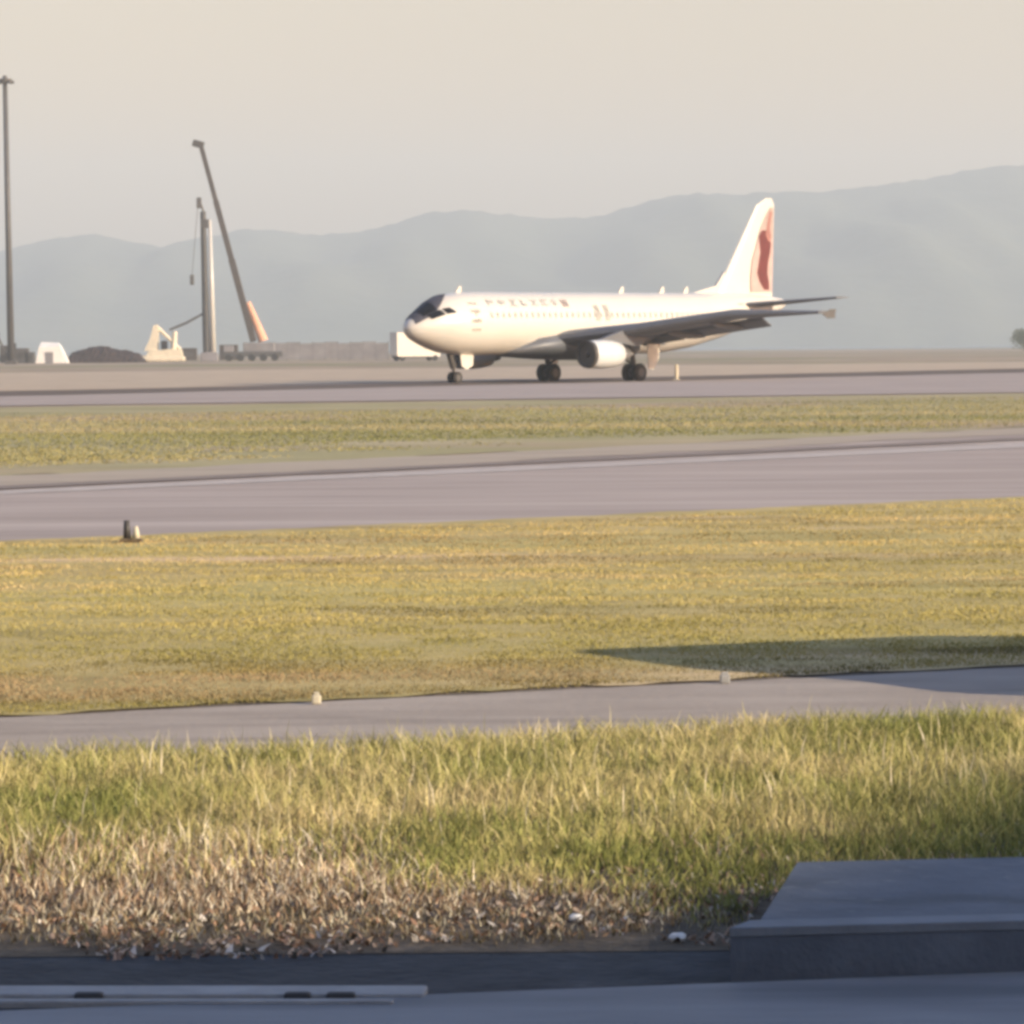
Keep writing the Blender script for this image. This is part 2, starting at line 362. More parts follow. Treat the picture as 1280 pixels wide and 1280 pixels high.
# seed stalks
N = 2600; x = rng.uniform(-4, 5, N); y = rng.uniform(16, 28, N)
lo = line_y(x, (0, 1120), (1280, 1030)); hi = line_y(x, (0, 966), (1280, 909)); k = (y > lo) & (y < hi); x, y = x[k], y[k]; n = len(x)
blades('grass_stalks', np.stack([x, y], 1), rng.uniform(0.12, 0.25, n), rng.uniform(0.006, 0.011, n), rng.uniform(0.05, 0.35, n),
       pal(rng.random(n), [(0, YEL), (1, CRM)]), M_blade, 'pale seed stalks standing out of the verge grass', 0.018)
# dead leaves and grit along the verge's near edge
N = 60000; x = rng.uniform(-5, 6, N); y = rng.uniform(13.5, 24, N)
lo = line_y(x, (0, 1206), (1280, 1196)); hi = line_y(x, (0, 1075), (1280, 1000)); t = (y-lo)/(hi-lo) + (n2(x, y, 1.5, 5)-0.5)*0.4
k = off_slab(x, y) & (t > 0) & (rng.random(N) < np.clip(1.25-t, 0, 1)) & (n2(x, y, 5.0, 6) > 0.2) & (t < 1.3) & (y > line_y(x, (0, 1212), (1280, 1202))); x, y = x[k], y[k]; n = len(x)
colr = pal(rng.random(n), [(0, (0.05, 0.045, 0.03)), (0.35, (0.22, 0.13, 0.08)), (0.5, (0.38, 0.23, 0.15)), (0.75, (0.5, 0.38, 0.28)), (1, (0.72, 0.66, 0.58))])
blades('leaf_litter', np.stack([x, y], 1), rng.uniform(0.008, 0.03, n), rng.uniform(0.010, 0.030, n), rng.uniform(0.6, 2.2, n), colr, M_litter, 'dry brown and cream leaves along the near edge of the verge', 0.02)
# short turf of the broad field (tufts get sparser with distance)
N = 420000; u = rng.random(N); y = 24.0/(1-u*(1-24.0/66.0)); x = rng.uniform(-1, 1, N)*(y*0.128+2.0)
lo = line_y(x, (0, 897), (1280, 833)); hi = line_y(x, (0, 682), (1280, 625)) + (n2(x, y, 0.4, 8)-0.5)*1.0
k = (y > lo) & (y < hi); x, y = x[k], y[k]; n = len(x)
st1 = n2(x*0.12, y*0.8, 0.8, 40); st2 = n2(x*0.25, y, 1.5, 41)
pt = n2(x, y, 0.12, 42)
fm = 0.55*st1+0.35*st2+0.35*(pt-0.3)+rng.normal(0, 0.03, n)
rows = (n2(x*0.15, y*0.6, 1.0, 44) > 0.60) & (n2(x, y, 0.12, 45) > 0.5)
colf = pal(fm, [(0.22, (0.28, 0.235, 0.075)), (0.42, (0.43, 0.345, 0.125)), (0.58, (0.58, 0.44, 0.17)), (0.75, (0.70, 0.50, 0.27))])
edge = np.clip(1-(y-line_y(x, (0, 897), (1280, 833)))/2.2, 0, 1)[:, None]
colf = colf*(1-edge*0.5) + np.array([0.16, 0.17, 0.045])*edge*0.5
gp = np.clip((n2(x*0.35, y, 0.12, 91)-0.5)*4, 0, 1)[:, None]
colf = colf*(1-0.3*gp) + np.array([0.42, 0.39, 0.12])*0.3*gp
colf = np.where(rows[:, None], colf*0.6, colf)*rng.uniform(0.9, 1.1, n)[:, None]
hh = rng.uniform(0.008, 0.024, n)*(0.6+0.9*n2(x, y, 2.0, 43))
blades('field_grass', np.stack([x, y], 1), hh, rng.uniform(0.008, 0.02, n)*(y/30), rng.uniform(0.2, 0.9, n), colf, M_blade, 'short ochre grass covering the broad field between road and taxiway', 0.01)
# turf of the strip between the taxiways
N = 200000; u = rng.random(N); y = 74/(1-u*(1-74/210.)); x = rng.uniform(-1, 1, N)*(y*0.128+4)
lo = line_y(x, (0, 592), (1280, 534)); hi = line_y(x, (0, 510), (1280, 492)); t = (y-lo)/(hi-lo)
pn = n2(x*0.7, y*0.5, 0.10, 51)*0.7+0.3*n2(x, y, 0.35, 53)
k = (t > 0.02) & (t < 0.97) & (rng.random(N) < np.clip((pn+0.9*np.sin(PI*np.clip(t**0.7, 0, 1))-0.85)*3, 0, 1))
x, y, pn = x[k], y[k], pn[k]; n = len(x)
cs = pal(n2(x*0.5, y, 0.12, 52)*0.85+rng.random(n)*0.15, [(0.15, (0.21, 0.21, 0.075)), (0.45, (0.29, 0.27, 0.10)), (0.8, (0.39, 0.33, 0.16))])
blades('strip_grass', np.stack([x, y], 1), rng.uniform(0.012, 0.045, n), rng.uniform(0.03, 0.08, n), rng.uniform(0.2, 1.2, n), cs, M_blade, 'patchy olive grass on the strip between the two taxiways', 0.004)

# ------------------------------------------------------------------ hills over the sea
prof = [(-1500, 330), (-700, 300), (-300, 318), (0, 312), (30, 305), (80, 295), (125, 290), (170, 299), (215, 309), (245, 298), (300, 287), (340, 284), (400, 291),
        (470, 284), (510, 270), (550, 261), (590, 261), (640, 265), (700, 272), (745, 268), (785, 257), (820, 247), (870, 240), (930, 241), (1000, 238),
        (1060, 233), (1100, 228), (1180, 215), (1240, 205), (1280, 201), (1500, 180), (1900, 230), (2600, 260), (3400, 330)]
YR = 6000.0
bm = B(); nx, ny = 420, 26
xs_ = np.linspace(-1500, 3400, nx); py_ = np.interp(xs_, [p[0] for p in prof], [p[1] for p in prof])
grid = []
for j in range(ny):
    s = j/(ny-1); row = []
    for i in range(nx):
        X = S(xs_[i], YR); Hr = Zt(xs_[i], py_[i], YR)
        yy = 4700 + 2900*s
        q = (yy-YR)/(1300 if yy < YR else 1600)
        e = max(0.0, 1-abs(q))**0.85
        rid = 0.16*math.sin(X*0.008+yy*0.002)+0.12*math.sin(X*0.017-yy*0.004+1)+0.07*math.sin(X*0.041+yy*0.006)
        z = Hr*min(1.0, e*(1+rid*(1-e)*2.2)) if 0 < j < ny-1 else 0
        z += (random.uniform(-2, 2)) if 0 < j < ny-1 else 0
        row.append(bm.verts.new((X, yy, z-1.5)))
    grid.append(row)
for j in range(ny-1):
    for i in range(nx-1): bm.faces.new((grid[j][i], grid[j][i+1], grid[j+1][i+1], grid[j+1][i]))
tag(obj('hills', bm, M_hill, smooth=True), kind='structure')

# haze: even air over land, sea and hills
hz = B(); box(hz, (0, 4100, 198), (12600, 8900, 402.2))
hm = bpy.data.materials.new('haze'); hm.use_nodes = True; hn = hm.node_tree.nodes; hn.clear()
ho = hn.new('ShaderNodeOutputMaterial'); pv = hn.new('ShaderNodeVolumePrincipled')
pv.inputs['Color'].default_value = (0.80, 0.915, 0.98, 1); pv.inputs['Density'].default_value = 0.00027; pv.inputs['Anisotropy'].default_value = 0.0
hm.node_tree.links.new(pv.outputs[0], ho.inputs['Volume'])
tag(obj('haze', hz, hm), 'pale even haze over the airfield, sea and hills', kind='stuff')

# ------------------------------------------------------------------ airliner
AH = 0.804
air = empty('airliner', (-7.06, 250.0, 0.01), AH, 'white narrow body airliner with maroon tail mark taxiing left', 'airplane')
SEC = [(0.0, 3.50, 0.03, 0.03), (0.12, 3.50, 0.30, 0.30), (0.35, 3.50, 0.52, 0.52), (0.8, 3.53, 0.80, 0.82), (1.6, 3.60, 1.14, 1.17), (2.5, 3.70, 1.52, 1.48), (3.5, 3.76, 1.80, 1.75),
       (5.0, 3.78, 1.96, 1.93), (6.5, 3.78, 2.02, 1.98), (10, 3.78, 2.02, 1.98), (15, 3.78, 2.02, 1.98), (20, 3.78, 2.02, 1.98), (24, 3.80, 2.01, 1.97), (27, 3.97, 1.85, 1.84), (30, 4.28, 1.55, 1.55),
       (33, 4.66, 1.14, 1.1), (35.5, 4.95, 0.70, 0.65), (36.9, 5.10, 0.38, 0.36), (37.3, 5.14, 0.22, 0.22)]
SEC = [((0.75+s[0]*0.85) if s[0] < 5.0 else s[0],)+s[1:] for s in SEC]
su = [s[0] for s in SEC]
def sec(u): return [np.interp(u, su, [s[k] for s in SEC]) for k in (1, 2, 3)]
def surf(u, th, side=1, off=0.0):
    zc, rz, ry = sec(u); a = R(th)
    return Vector((u, -side*(ry+off)*math.cos(a), zc+(rz+off)*math.sin(a)))
bm = B(); rings = []
uu = sorted(set(su + [0.95, 1.2, 1.8, 2.5, 3.3, 4.2, 5.7, 25.5, 28.5, 31.5, 34.3]))
for u in uu: rings.append([surf(u, 360*i/40) for i in range(40)])
loft(bm, rings); obj('fuselage', bm, M_white, air, True)
# belly fairing
bm = B(); rings = []
for u, r_, zz in [(8.0, 0.05, 1.95), (9.5, 0.6, 2.1), (11.0, 1.05, 2.35), (12.5, 1.3, 2.45), (17, 1.35, 2.4), (20, 1.1, 2.2), (22.5, 0.05, 2.3)]:
    rings.append([(u, 2.30*min(1, r_*0.95)*math.cos(2*PI*i/24), zz+r_*0.75*math.sin(2*PI*i/24)) for i in range(24)])
loft(bm, rings); obj('belly_fairing', bm, M_wingm, air, True)
def patch(name, corners, side, off, m, parent, n=4):
    """surface patch from four (u, theta) corners"""
    bm = B(); g = []
    for j in range(n+1):
        row = []
        for i in range(n+1):
            s, t = i/n, j/n
            u = (1-t)*((1-s)*corners[0][0]+s*corners[1][0])+t*((1-s)*corners[3][0]+s*corners[2][0])
            th = (1-t)*((1-s)*corners[0][1]+s*corners[1][1])+t*((1-s)*corners[3][1]+s*corners[2][1])
            row.append(surf(u, th, side, off))
        g.append(row)
    V = [[bm.verts.new(p) for p in r] for r in g]
    for j in range(n):
        for i in range(n): bm.faces.new((V[j][i], V[j][i+1], V[j+1][i+1], V[j+1][i]))
    bmesh.ops.solidify(bm, geom=bm.faces[:], thickness=-0.006)
    return obj(name, bm, m, parent)
CW = [[(a_*.85+.75, b_) for a_, b_ in q_] for q_ in [[(1.05, 46), (2.10, 44), (2.25, 88), (1.0, 88)], [(1.50, 24), (2.55, 24), (2.28, 42), (1.25, 44)], [(2.70, 25), (3.45, 23), (3.05, 38), (2.44, 41)]]]
M_nose_shade = mat('nose_shade_paint', (0.13, 0.13, 0.16), 0.5, var=0.15)  # dark patch that paints in the shade of the unlit nose top
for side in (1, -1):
    patch('nose_shade', [(1.1, 24), (2.6, 44), (4.3, 90), (1.15, 90)], side, 0.030, M_nose_shade, air, 12)
    for c in CW: patch('cockpit_window', c, side, 0.048, M_glass, air)
def zth(u, z): zc, rz, ry = sec(u); return math.degrees(math.asin(max(-1, min(1, (z-zc)/rz))))
def upatch(name, u0, u1, z0, z1, off, m, side=1, parent=air, n=3):
    return patch(name, [(u0, zth(u0, z0)), (u1, zth(u1, z0)), (u1, zth(u1, z1)), (u0, zth(u0, z1))], side, off, m, parent, n)
u = 6.4
while u < 30.5:
    if not (16.0 < u < 16.5): upatch('cabin_window', u, u+0.23, 4.14, 4.47, 0.008, M_pwin, n=1)
    u += 0.533
for u in (4.75, 30.9):
    d = upatch('cabin_door', u, u+0.84, 3.30, 5.12, 0.006, mat('door_seam', (0.62, 0.60, 0.56), 0.4, var=0.05))
    o = upatch('door_skin', u+0.05, u+0.79, 3.36, 5.06, 0.014, M_white); o.parent = d
    o = upatch('door_window', u+0.32, u+0.50, 4.25, 4.50, 0.022, M_pwin, n=1); o.parent = d
for u in (16.1, 17.0): upatch('overwing_exit', u, u+0.5, 3.95, 4.95, 0.006, M_pwin)
# faint, unreadable airline lettering above the windows: brush-like strokes
random.seed(3)
def glyph(u0, wd, z0, z1, m):
    for k in range(4):
        a = u0+wd*random.uniform(0, 0.5); zz = z0+(z1-z0)*random.uniform(0, .8)
        if k % 2: upatch('lettering_stroke', a, a+0.08, z0+random.uniform(0, .1), z1-random.uniform(0, .1), 0.008+0.003*k, m, n=2)
        else: upatch('lettering_stroke', u0+0.02*k, u0+wd*0.9, zz, zz+0.06, 0.008+0.003*k, m, n=2)
for u0, wd in [(6.4, .75), (7.4, .8), (8.5, .8), (9.5, .6), (10.4, .8), (11.4, .75), (12.3, .7)]: glyph(u0, wd, 4.86, 5.32, M_mark)
upatch('fuselage_emblem', 13.3, 13.9, 4.84, 5.30, 0.01, mat('emblem_rose', (0.50, 0.43, 0.40), 0.4))
# roof antennas
for u in (5.4, 20.6, 24.6, 27.0):
    bm = B(); zt = surf(u, 90).z-0.03; prism(bm, [(u-.25, zt), (u+.28, zt), (u+.30, zt+.42), (u+.08, zt+.42)], 'y', -0.04, 0.04)
    obj('antenna', bm, M_white, air)

def foil(ule, y, z, ch, th, n=10, tw=0.0):
    up, lo = [], []
    for i in range(n+1):
        t = 0.5*(1-math.cos(PI*i/n)); yt = 5*th*(0.2969*math.sqrt(t)-0.126*t-0.3516*t*t+0.2843*t**3-0.1015*t**4)
        zz = -tw*t*ch
        up.append((ule+t*ch, y, z+zz+yt*ch*1.1+0.002)); lo.append((ule+t*ch, y, z+zz-yt*ch*0.85-0.002))
    return up + lo[::-1][:-1]
def winglike(name, secs, m, parent, vertical=False):
    bm = B(); rings = [foil(*s) for s in secs]
    loft(bm, rings); return obj(name, bm, m, parent, False)
for sd in (1, -1):                                            # +1 port (towards the camera), -1 starboard
    w_ = winglike('wing', [(12.0, -sd*1.2, 2.65, 7.6, 0.16), (14.5, -sd*6.3, 3.30, 4.9, 0.18), (17.6, -sd*11.8, 4.2, 3.3, 0.20), (20.5, -sd*16.9, 4.32, 1.6, 0.11)], M_wingm, air)
    for (a0, a1) in (((19.5, 2.4, 2.78), (19.25, 6.2, 3.2)), ((19.2, 6.5, 3.22), (20.7, 12.3, 4.0))):
        bm = B(); rr = []
        for (ua, va, za) in (a0, a1): rr.append([(ua-.3, -sd*va, za+.08), (ua+.7, -sd*va, za-.42), (ua+.74, -sd*va, za-.52), (ua-.2, -sd*va, za-.14)])
        loft(bm, rr); obj('flap', bm, M_wingm, w_)
    for ua, va, za in ((18.6, 3.9, 2.6), (18.3, 7.6, 3.02), (19.1, 10.6, 3.55)):
        bm = B(); loft(bm, [[(ua+du, -sd*va+r_*0.7*math.cos(2*PI*i/12), za+dz+r_*math.sin(2*PI*i/12)) for i in range(12)] for du, dz, r_ in ((-1.7, .12, .03), (-1, .02, .17), (0, -.05, .24), (1, -.10, .2), (2.1, -.2, .03))])
        obj('flap_fairing', bm, M_wingm, w_, True)
    bm = B(); yv = -sd*16.9; prism(bm, [(20.9, 4.2), (21.7, 4.5), (22.25, 4.52), (22.15, 4.2), (22.15, 3.95), (21.5, 3.92)], 'y', yv-.03, yv+.03); obj('wingtip_fence', bm, M_grey, w_)
    # engine
    v0 = -sd*5.75; ec = 1.78
    e = empty('engine', (0, 0, 0)); e.parent = air
    pr = [(a_, b_*.82) for a_, b_ in [(11.1, .97), (11.16, 1.02), (11.5, 1.08), (12.4, 1.12), (13.3, 1.05), (14.0, .90), (14.02, .84), (13.5, .82), (11.9, .90), (11.4, .93)]]
    bm = B(); nr = 32; V = [[bm.verts.new((u_, v0+r_*math.cos(2*PI*i/nr), ec+r_*math.sin(2*PI*i/nr))) for i in range(nr)] for u_, r_ in pr]
    for k in range(len(V)):
        A_, B_ = V[k], V[(k+1) % len(V)]
        for i in range(nr): bm.faces.new((A_[i], A_[(i+1) % nr], B_[(i+1) % nr], B_[i]))
    obj('nacelle', bm, mat('cowl_paint', (0.52, 0.54, 0.54), 0.35, var=0.05), e, True)
    bm = B(); V = [[bm.verts.new((u_, v0+r_*math.cos(2*PI*i/nr), ec+r_*math.sin(2*PI*i/nr))) for i in range(nr)] for u_, r_ in [(11.05, .78), (11.03, .83), (11.1, .862), (11.3, .888), (11.3, .80), (11.15, .765)]]
    for k in range(len(V)):
        A_, B_ = V[k], V[(k+1) % len(V)]
        for i in range(nr): bm.faces.new((A_[i], A_[(i+1) % nr], B_[(i+1) % nr], B_[i]))
    obj('intake_lip', bm, M_dark, e, True)
    bm = B(); tube(bm, (11.22, v0, ec), (11.4, v0, ec), 0.77, n=32); obj('fan', bm, M_dark, e)
    bm = B(); tube(bm, (10.98, v0, ec), (11.22, v0, ec), 0.03, 0.2, 16); obj('spinner', bm, M_grey, e, True)
    bm = B(); tube(bm, (13.4, v0, ec), (14.9, v0, ec), 0.55, 0.38, 24); tube(bm, (14.9, v0, ec), (15.5, v0, ec), 0.25, 0.05, 16); obj('exhaust_nozzle', bm, M_metal, e, True)
    bm = B(); prism(bm, [(12.0, ec+.85), (13.2, ec+.80), (15.6, ec+.5), (18.0, 2.95), (16.0, 3.3), (14.4, 3.3)], 'y', v0-.17, v0+.17); obj('pylon', bm, M_wingm, e)
    # tailplane
    winglike('tailplane', [(31.4, -sd*0.5, 4.95, 3.9, .10), (35.3, -sd*6.2, 5.45, 1.5, .09)], M_wingm, air)
# fin
finpts = [(29.9, 5.7), (36.3, 5.7), (36.25, 12.35), (34.45, 12.35)]
bm = B(); rings = []
for t in (0, .25, .5, .75, .93, .98, 1):
    le = 29.9+(34.75-29.9)*t; te = 36.0+0.30*t; z_ = 5.45+6.85*t; le += max(0, t-.93)*9; te -= max(0, t-.93)*4; ch = te-le
    ring = [(p[0], p[2]-z_, z_) for p in foil(le, 0, z_, ch, 0.10)]
    rings.append(ring)
loft(bm, rings); fin = obj('fin', bm, M_white, air)
bm = B(); prism(bm, [(27.3, 5.72), (31, 5.6), (31, 7.3), (30.1, 6.3)], 'y', -0.09, 0.09); obj('fin_fillet', bm, M_white, fin)
def finy(u, z):
    t = (z-5.45)/6.85; le = 29.9+4.85*t; te = 36.0+.30*t; ch = te-le; s = max(0.0, min(1, (u-le)/ch)); th = .10
    return 5*th*(0.2969*math.sqrt(s)-0.126*s-0.3516*s*s+0.2843*s**3-0.1015*s**4)*ch*1.1+0.012
def finband(name, cen, m, off):
    for sd in (1, -1):
        bm = B(); A_, B_ = [], []
        rows_ = []
        for z, a, b in cen:
            rows_.append([bm.verts.new((a+(b-a)*k/4, -sd*(finy(a+(b-a)*k/4, z)+off), z)) for k in range(5)])
        for p, q in zip(rows_, rows_[1:]):
            for k in range(4): bm.faces.new((p[k], p[k+1], q[k+1], q[k]))
        obj(name, bm, m, fin)
finband('rose_wash', [(5.9, 33.5, 36.0), (7, 33.5, 36.03), (8, 33.7, 36.08), (9, 34.15, 36.12), (10, 34.55, 36.16), (10.9, 35.1, 36.2), (11.7, 35.8, 36.2)], M_pink, 0.004)
finband('tail_emblem', [(6.05, 35.0, 35.6), (6.6, 34.5, 35.6), (7.2, 34.2, 35.4), (7.9, 34.4, 35.5), (8.6, 34.6, 35.75), (9.2, 34.5, 35.85), (9.7, 34.45, 35.7), (10.1, 34.8, 35.4)], M_maroon, 0.026)
finband('dusty_wash', [(9.6, 35.2, 36.08), (10.2, 35.0, 36.1), (11.0, 35.3, 36.12), (11.6, 35.75, 36.16)], mat('dusty_rose', (0.34, 0.275, 0.245), 0.5), 0.022)
finband('tail_emblem', [(9.35, 35.5, 35.75), (9.8, 35.2, 35.85), (10.2, 35.3, 35.7), (10.9, 35.5, 35.85), (11.4, 35.7, 36.0)], mat('dusty_maroon', (0.28, 0.12, 0.10), 0.5), 0.034)
# landing gear
def wheel(u, y, r_, wd, parent):
    bm = B(); prof_ = [(-wd/2, r_*.55), (-wd/2, r_*.85), (-wd*.3, r_), (wd*.3, r_), (wd/2, r_*.85), (wd/2, r_*.55)]
    V = [[bm.verts.new((u+q*math.cos(2*PI*i/24), y+p, r_+q*math.sin(2*PI*i/24))) for i in range(24)] for p, q in prof_]
    for a_, b_ in zip(V, V[1:]):
        for i in range(24): bm.faces.new((a_[i], a_[(i+1) % 24], b_[(i+1) % 24], b_[i]))
    bm.faces.new(V[0]); bm.faces.new(V[-1])
    wh = obj('wheel', bm, M_tyre, parent, False)
    bm = B(); tube(bm, (u, y-wd*.52, r_), (u, y+wd*.52, r_), r_*.5, n=20); obj('rim', bm, M_grey, wh)
ng = empty('nose_gear', (0, 0, 0)); ng.parent = air
bm = B(); tube(bm, (4.45, 0, 2.3), (4.95, 0, 1.0), .2); tube(bm, (4.95, 0, 1.0), (5.07, 0, .38), .10); tube(bm, (5.07, -.3, .38), (5.07, .3, .38), .06); tube(bm, (5.9, 0, 2.0), (4.95, 0, 1.0), .06)
obj('strut', bm, M_dark, ng)
for y_ in (-.24, .24): wheel(5.07, y_, .38, .22, ng)
bm = B(); prism(bm, [(5.15, 1.95), (6.35, 1.95), (6.3, 1.15), (5.75, .88), (5.3, 1.1)], 'y', -.42, -.36); obj('gear_door', bm, M_white, ng)
for sd in (1, -1):
    v_ = -sd*3.8; mg = empty('main_gear', (0, 0, 0)); mg.parent = air
    bm = B(); tube(bm, (17.3, v_, 2.7), (17.65, v_, 1.2), .18); tube(bm, (17.65, v_, 1.2), (17.71, v_, .58), .13); tube(bm, (17.71, v_-.5, .58), (17.71, v_+.5, .58), .09); tube(bm, (17.5, v_*.5, 2.0), (17.65, v_, 1.1), .07)
    obj('strut', bm, M_dark, mg)
    for y_ in (-.46, .46): wheel(17.71, v_+y_, .58, .40, mg)
    bm = B(); prism(bm, [(18.3, 2.4), (19.5, 2.4), (19.4, 1.5), (18.9, .75), (18.4, .8)], 'y', v_-sd*.62-.03, v_-sd*.62+.03); obj('gear_door', bm, M_white, mg)

# ------------------------------------------------------------------ far left: mast, site machines, crane
Y0 = 690; X0 = S(16, Y0); zt = Zt(10, 101, Y0)
mo = empty('light_mast', (X0, Y0, 0), 0, 'tall thin grey floodlight mast with a round lamp ring at far left', 'light mast')
bm = B(); tube(bm, (0, 0, 0), (-0.45, 0, zt), 0.62, 0.40, 14); obj('pole', bm, M_grey, mo, True)
bm = B(); tube(bm, (-.45, 0, zt-.35), (-.45, 0, zt+.1), 1.15, 1.25, 20); tube(bm, (-.45, 0, zt+.1), (-.45, 0, zt+.7), .5, .3, 10); obj('lamp_ring', bm, M_grey, mo)
for k in range(8):
    a = 2*PI*k/8; bm = B(); box(bm, (-.45+1.3*math.cos(a), 1.3*math.sin(a), zt-.45), (.5, .5, .45), Matrix.Rotation(a, 3, 'Z')); obj('floodlight', bm, M_dark, mo)
bm = B(); box(bm, (0, 0, .3), (2, 2, .6), bev=.05); obj('footing', bm, M_grey, mo)

# loader with raised bucket at the very left
Y0 = 760; lo_ = empty('wheel_loader', (S(16, Y0), Y0, 0), 0, 'dark wheel loader with its bucket raised at the left edge', 'loader')
bm = B(); box(bm, (1.0, 0, 1.6), (3.4, 2.2, 1.3), bev=.15); box(bm, (-1.2, 0, 1.4), (1.6, 1.8, .9), bev=.1); obj('body', bm, M_dark, lo_)
bm = B(); box(bm, (.2, 0, 3.0), (1.5, 1.6, 1.5), bev=.12); obj('cab', bm, M_glass, lo_)
for xw in (-1.4, 1.9):
    for yw in (-1.15, 1.15):
        bm = B(); tube(bm, (xw, yw-.3, .75), (xw, yw+.3, .75), .75, n=20); obj('wheel', bm, M_tyre, lo_)
bm = B()
for yw in (-.6, .6): tube(bm, (-1.0, yw, 1.9), (-2.6, yw, 5.2), .16)
obj('lift_arm', bm, M_dark, lo_)
bm = B(); prism(bm, [(-2.5, 5.0), (-3.0, 5.0), (-4.1, 5.4), (-4.3, 6.6), (-3.9, 6.0), (-2.6, 6.1), (-2.3, 5.6)], 'y', -1.4, 1.4); obj('bucket', bm, M_dark, lo_)
# generator boxes between mast and tent
for px, wd, hh, lb in ((30, 2.4, 2.6, 'brown grey plant container beside the mast foot'), (40, 1.6, 1.9, 'smaller brown grey container next to the white tent')):
    o = empty('plant_container', (S(px, 740), 740, 0), 0, lb, 'container', 'plant containers by the mast')
    bm = B(); box(bm, (0, 0, hh/2+.15), (wd, 2.2, hh), bev=.06); obj('body', bm, M_grey, o)
    bm = B(); box(bm, (0, -1.13, hh*.55), (wd*.6, .06, hh*.4)); obj('louvre', bm, M_dark, o)
    bm = B(); box(bm, (0, 0, .08), (wd*.8, 2.0, .15)); obj('skid', bm, M_dark, o)
for px, wd, hh, lb in ((238, 3.2, 2.4, 'long dark container between the cream rig and its mast'), (288, 3.6, 3.0, 'dark container left of the mobile crane'), (12, 3.0, 3.2, 'tall dark container under the raised bucket')):
    o = empty('plant_container', (S(px, 800), 800, 0), 0, lb, 'container', 'plant containers by the mast')
    bm = B(); box(bm, (0, 0, hh/2+.15), (wd, 2.2, hh), bev=.06); obj('body', bm, M_boom, o)
    bm = B(); box(bm, (0, -1.13, hh*.55), (wd*.6, .06, hh*.4)); obj('louvre', bm, M_grey, o)
# white tent
Y0 = 730; t_ = empty('site_tent', (S(68, Y0), Y0, 0), 0, 'pale tapering tent of white sheeting at left', 'tent')
bm = B(); loft(bm, [[(-2.9, -2, 0), (2.9, -2, 0), (2.9, 2, 0), (-2.9, 2, 0)], [(-2.3, -1.8, 2.9), (1.5, -1.8, 3.0), (1.5, 1.8, 3.0), (-2.3, 1.8, 2.9)], [(-2.0, -.3, 3.8), (1.1, -.3, 3.7), (1.1, .3, 3.7), (-2.0, .3, 3.8)]])
obj('canvas', bm, M_sheet, t_)
bm = B(); box(bm, (-.4, -2.0, 1.0), (1.4, .06, 2.0)); obj('door_flap', bm, M_hoard, t_)
# dark spoil heap
Y0 = 735; bm = B(); bmesh.ops.create_grid(bm, x_segments=40, y_segments=14, size=1)
hp = [(-1, 0.2), (-.85, 1.8), (-.6, 2.4), (-.3, 2.9), (0, 3.0), (.3, 2.3), (.6, 2.2), (.85, 1.5), (1, 0.3)]
for v in bm.verts:
    hx = np.interp(v.co.x, [p[0] for p in hp], [p[1] for p in hp]); k = max(0, 1-abs(v.co.y)**1.6)
    v.co = Vector((v.co.x*7.3, v.co.y*4, hx*k+(random.uniform(-.18, .18) if k > 0.05 else -.1)))
tag(obj('spoil_heap', bm, M_mound), 'long low dark heap between the white tent and the cream rig', 'heap').location = (S(134, Y0), Y0, 0)
# cream drilling rig with lattice mast
Y0 = 740; k_ = F/Y0
rg = empty('drilling_rig', (S(206, Y0), Y0, 0), 0, 'cream crawler drilling rig with a tall upright mast', 'drilling rig')
M_cream = mat('cream_paint', (0.66, 0.59, 0.45), 0.5, scale=1.2, var=0.1)
bm = B(); box(bm, (0, 0, .55), (8.0, 3.4, .9), bev=.3); obj('track_base', bm, M_cream, rg)
bm = B(); prism(bm, [(-3.2, 1.0), (3.6, 1.0), (3.4, 2.2), (1.6, 2.4), (1.2, 2.4), (-.2, 2.2), (-2.4, 2.2)], 'y', -1.4, 1.4); obj('body', bm, M_cream, rg)
bm = B(); prism(bm, [(-3.4, 2.0), (-.9, 2.1), (-.7, 5.8), (-.9, 6.9), (-1.7, 6.7), (-2.3, 4.4)], 'y', -1.0, .6); obj('gantry', bm, M_cream, rg)
bm = B(); tube(bm, (-.9, 0, 6.3), (3.2, 0, 2.2), .34); tube(bm, (1.9, 0, 2.2), (2.2, 0, 5.6), .60, .42); obj('back_stay', bm, M_cream, rg)
bm = B(); box(bm, (.3, -.9, 3.1), (1.2, 1.0, 1.6), bev=.1); obj('cab', bm, M_glass, rg)
xm = S(261, Y0)-S(206, Y0); zt = Zt(258, 265, Y0)
bm = B(); tube(bm, (1.2, 0, 5.9), (4.4, 0, 7.2), .22, .24); tube(bm, (4.4, 0, 7.2), (xm, 0, 9.2), .24, .2); obj('support_arm', bm, M_grey, rg)
bm = B(); tube(bm, (xm-.1, 0, .2), (xm-.5, 0, zt), .70, .52, 10); obj('mast', bm, M_dark, rg)
bm = B(); tube(bm, (xm+1.15, -.3, .2), (xm+.75, -.3, zt-1.5), .55, .30, 12); obj('drill_rod', bm, M_white, rg, True)
bm = B(); box(bm, (xm-.2, 0, zt-2.2), (1.4, 1.0, 1.6), bev=.1); obj('rotary_head', bm, M_grey, rg)
bm = B(); tube(bm, (xm-.4, 0, zt), (xm-1.3, 0, zt+2.6), .2); box(bm, (xm-1.2, 0, zt+1.6), (.9, .8, 2.0), bev=.15); obj('mast_head', bm, M_grey, rg)
bm = B(); box(bm, (S(243, Y0)-S(206, Y0), 0, Zt(243, 350, Y0)), (.75, .6, 1.9), bev=.15); tube(bm, (xm-1.3, 0, zt+2.4), (S(243, Y0)-S(206, Y0), 0, Zt(243, 345, Y0)), .05, n=6); obj('hook_block', bm, M_grey, rg)
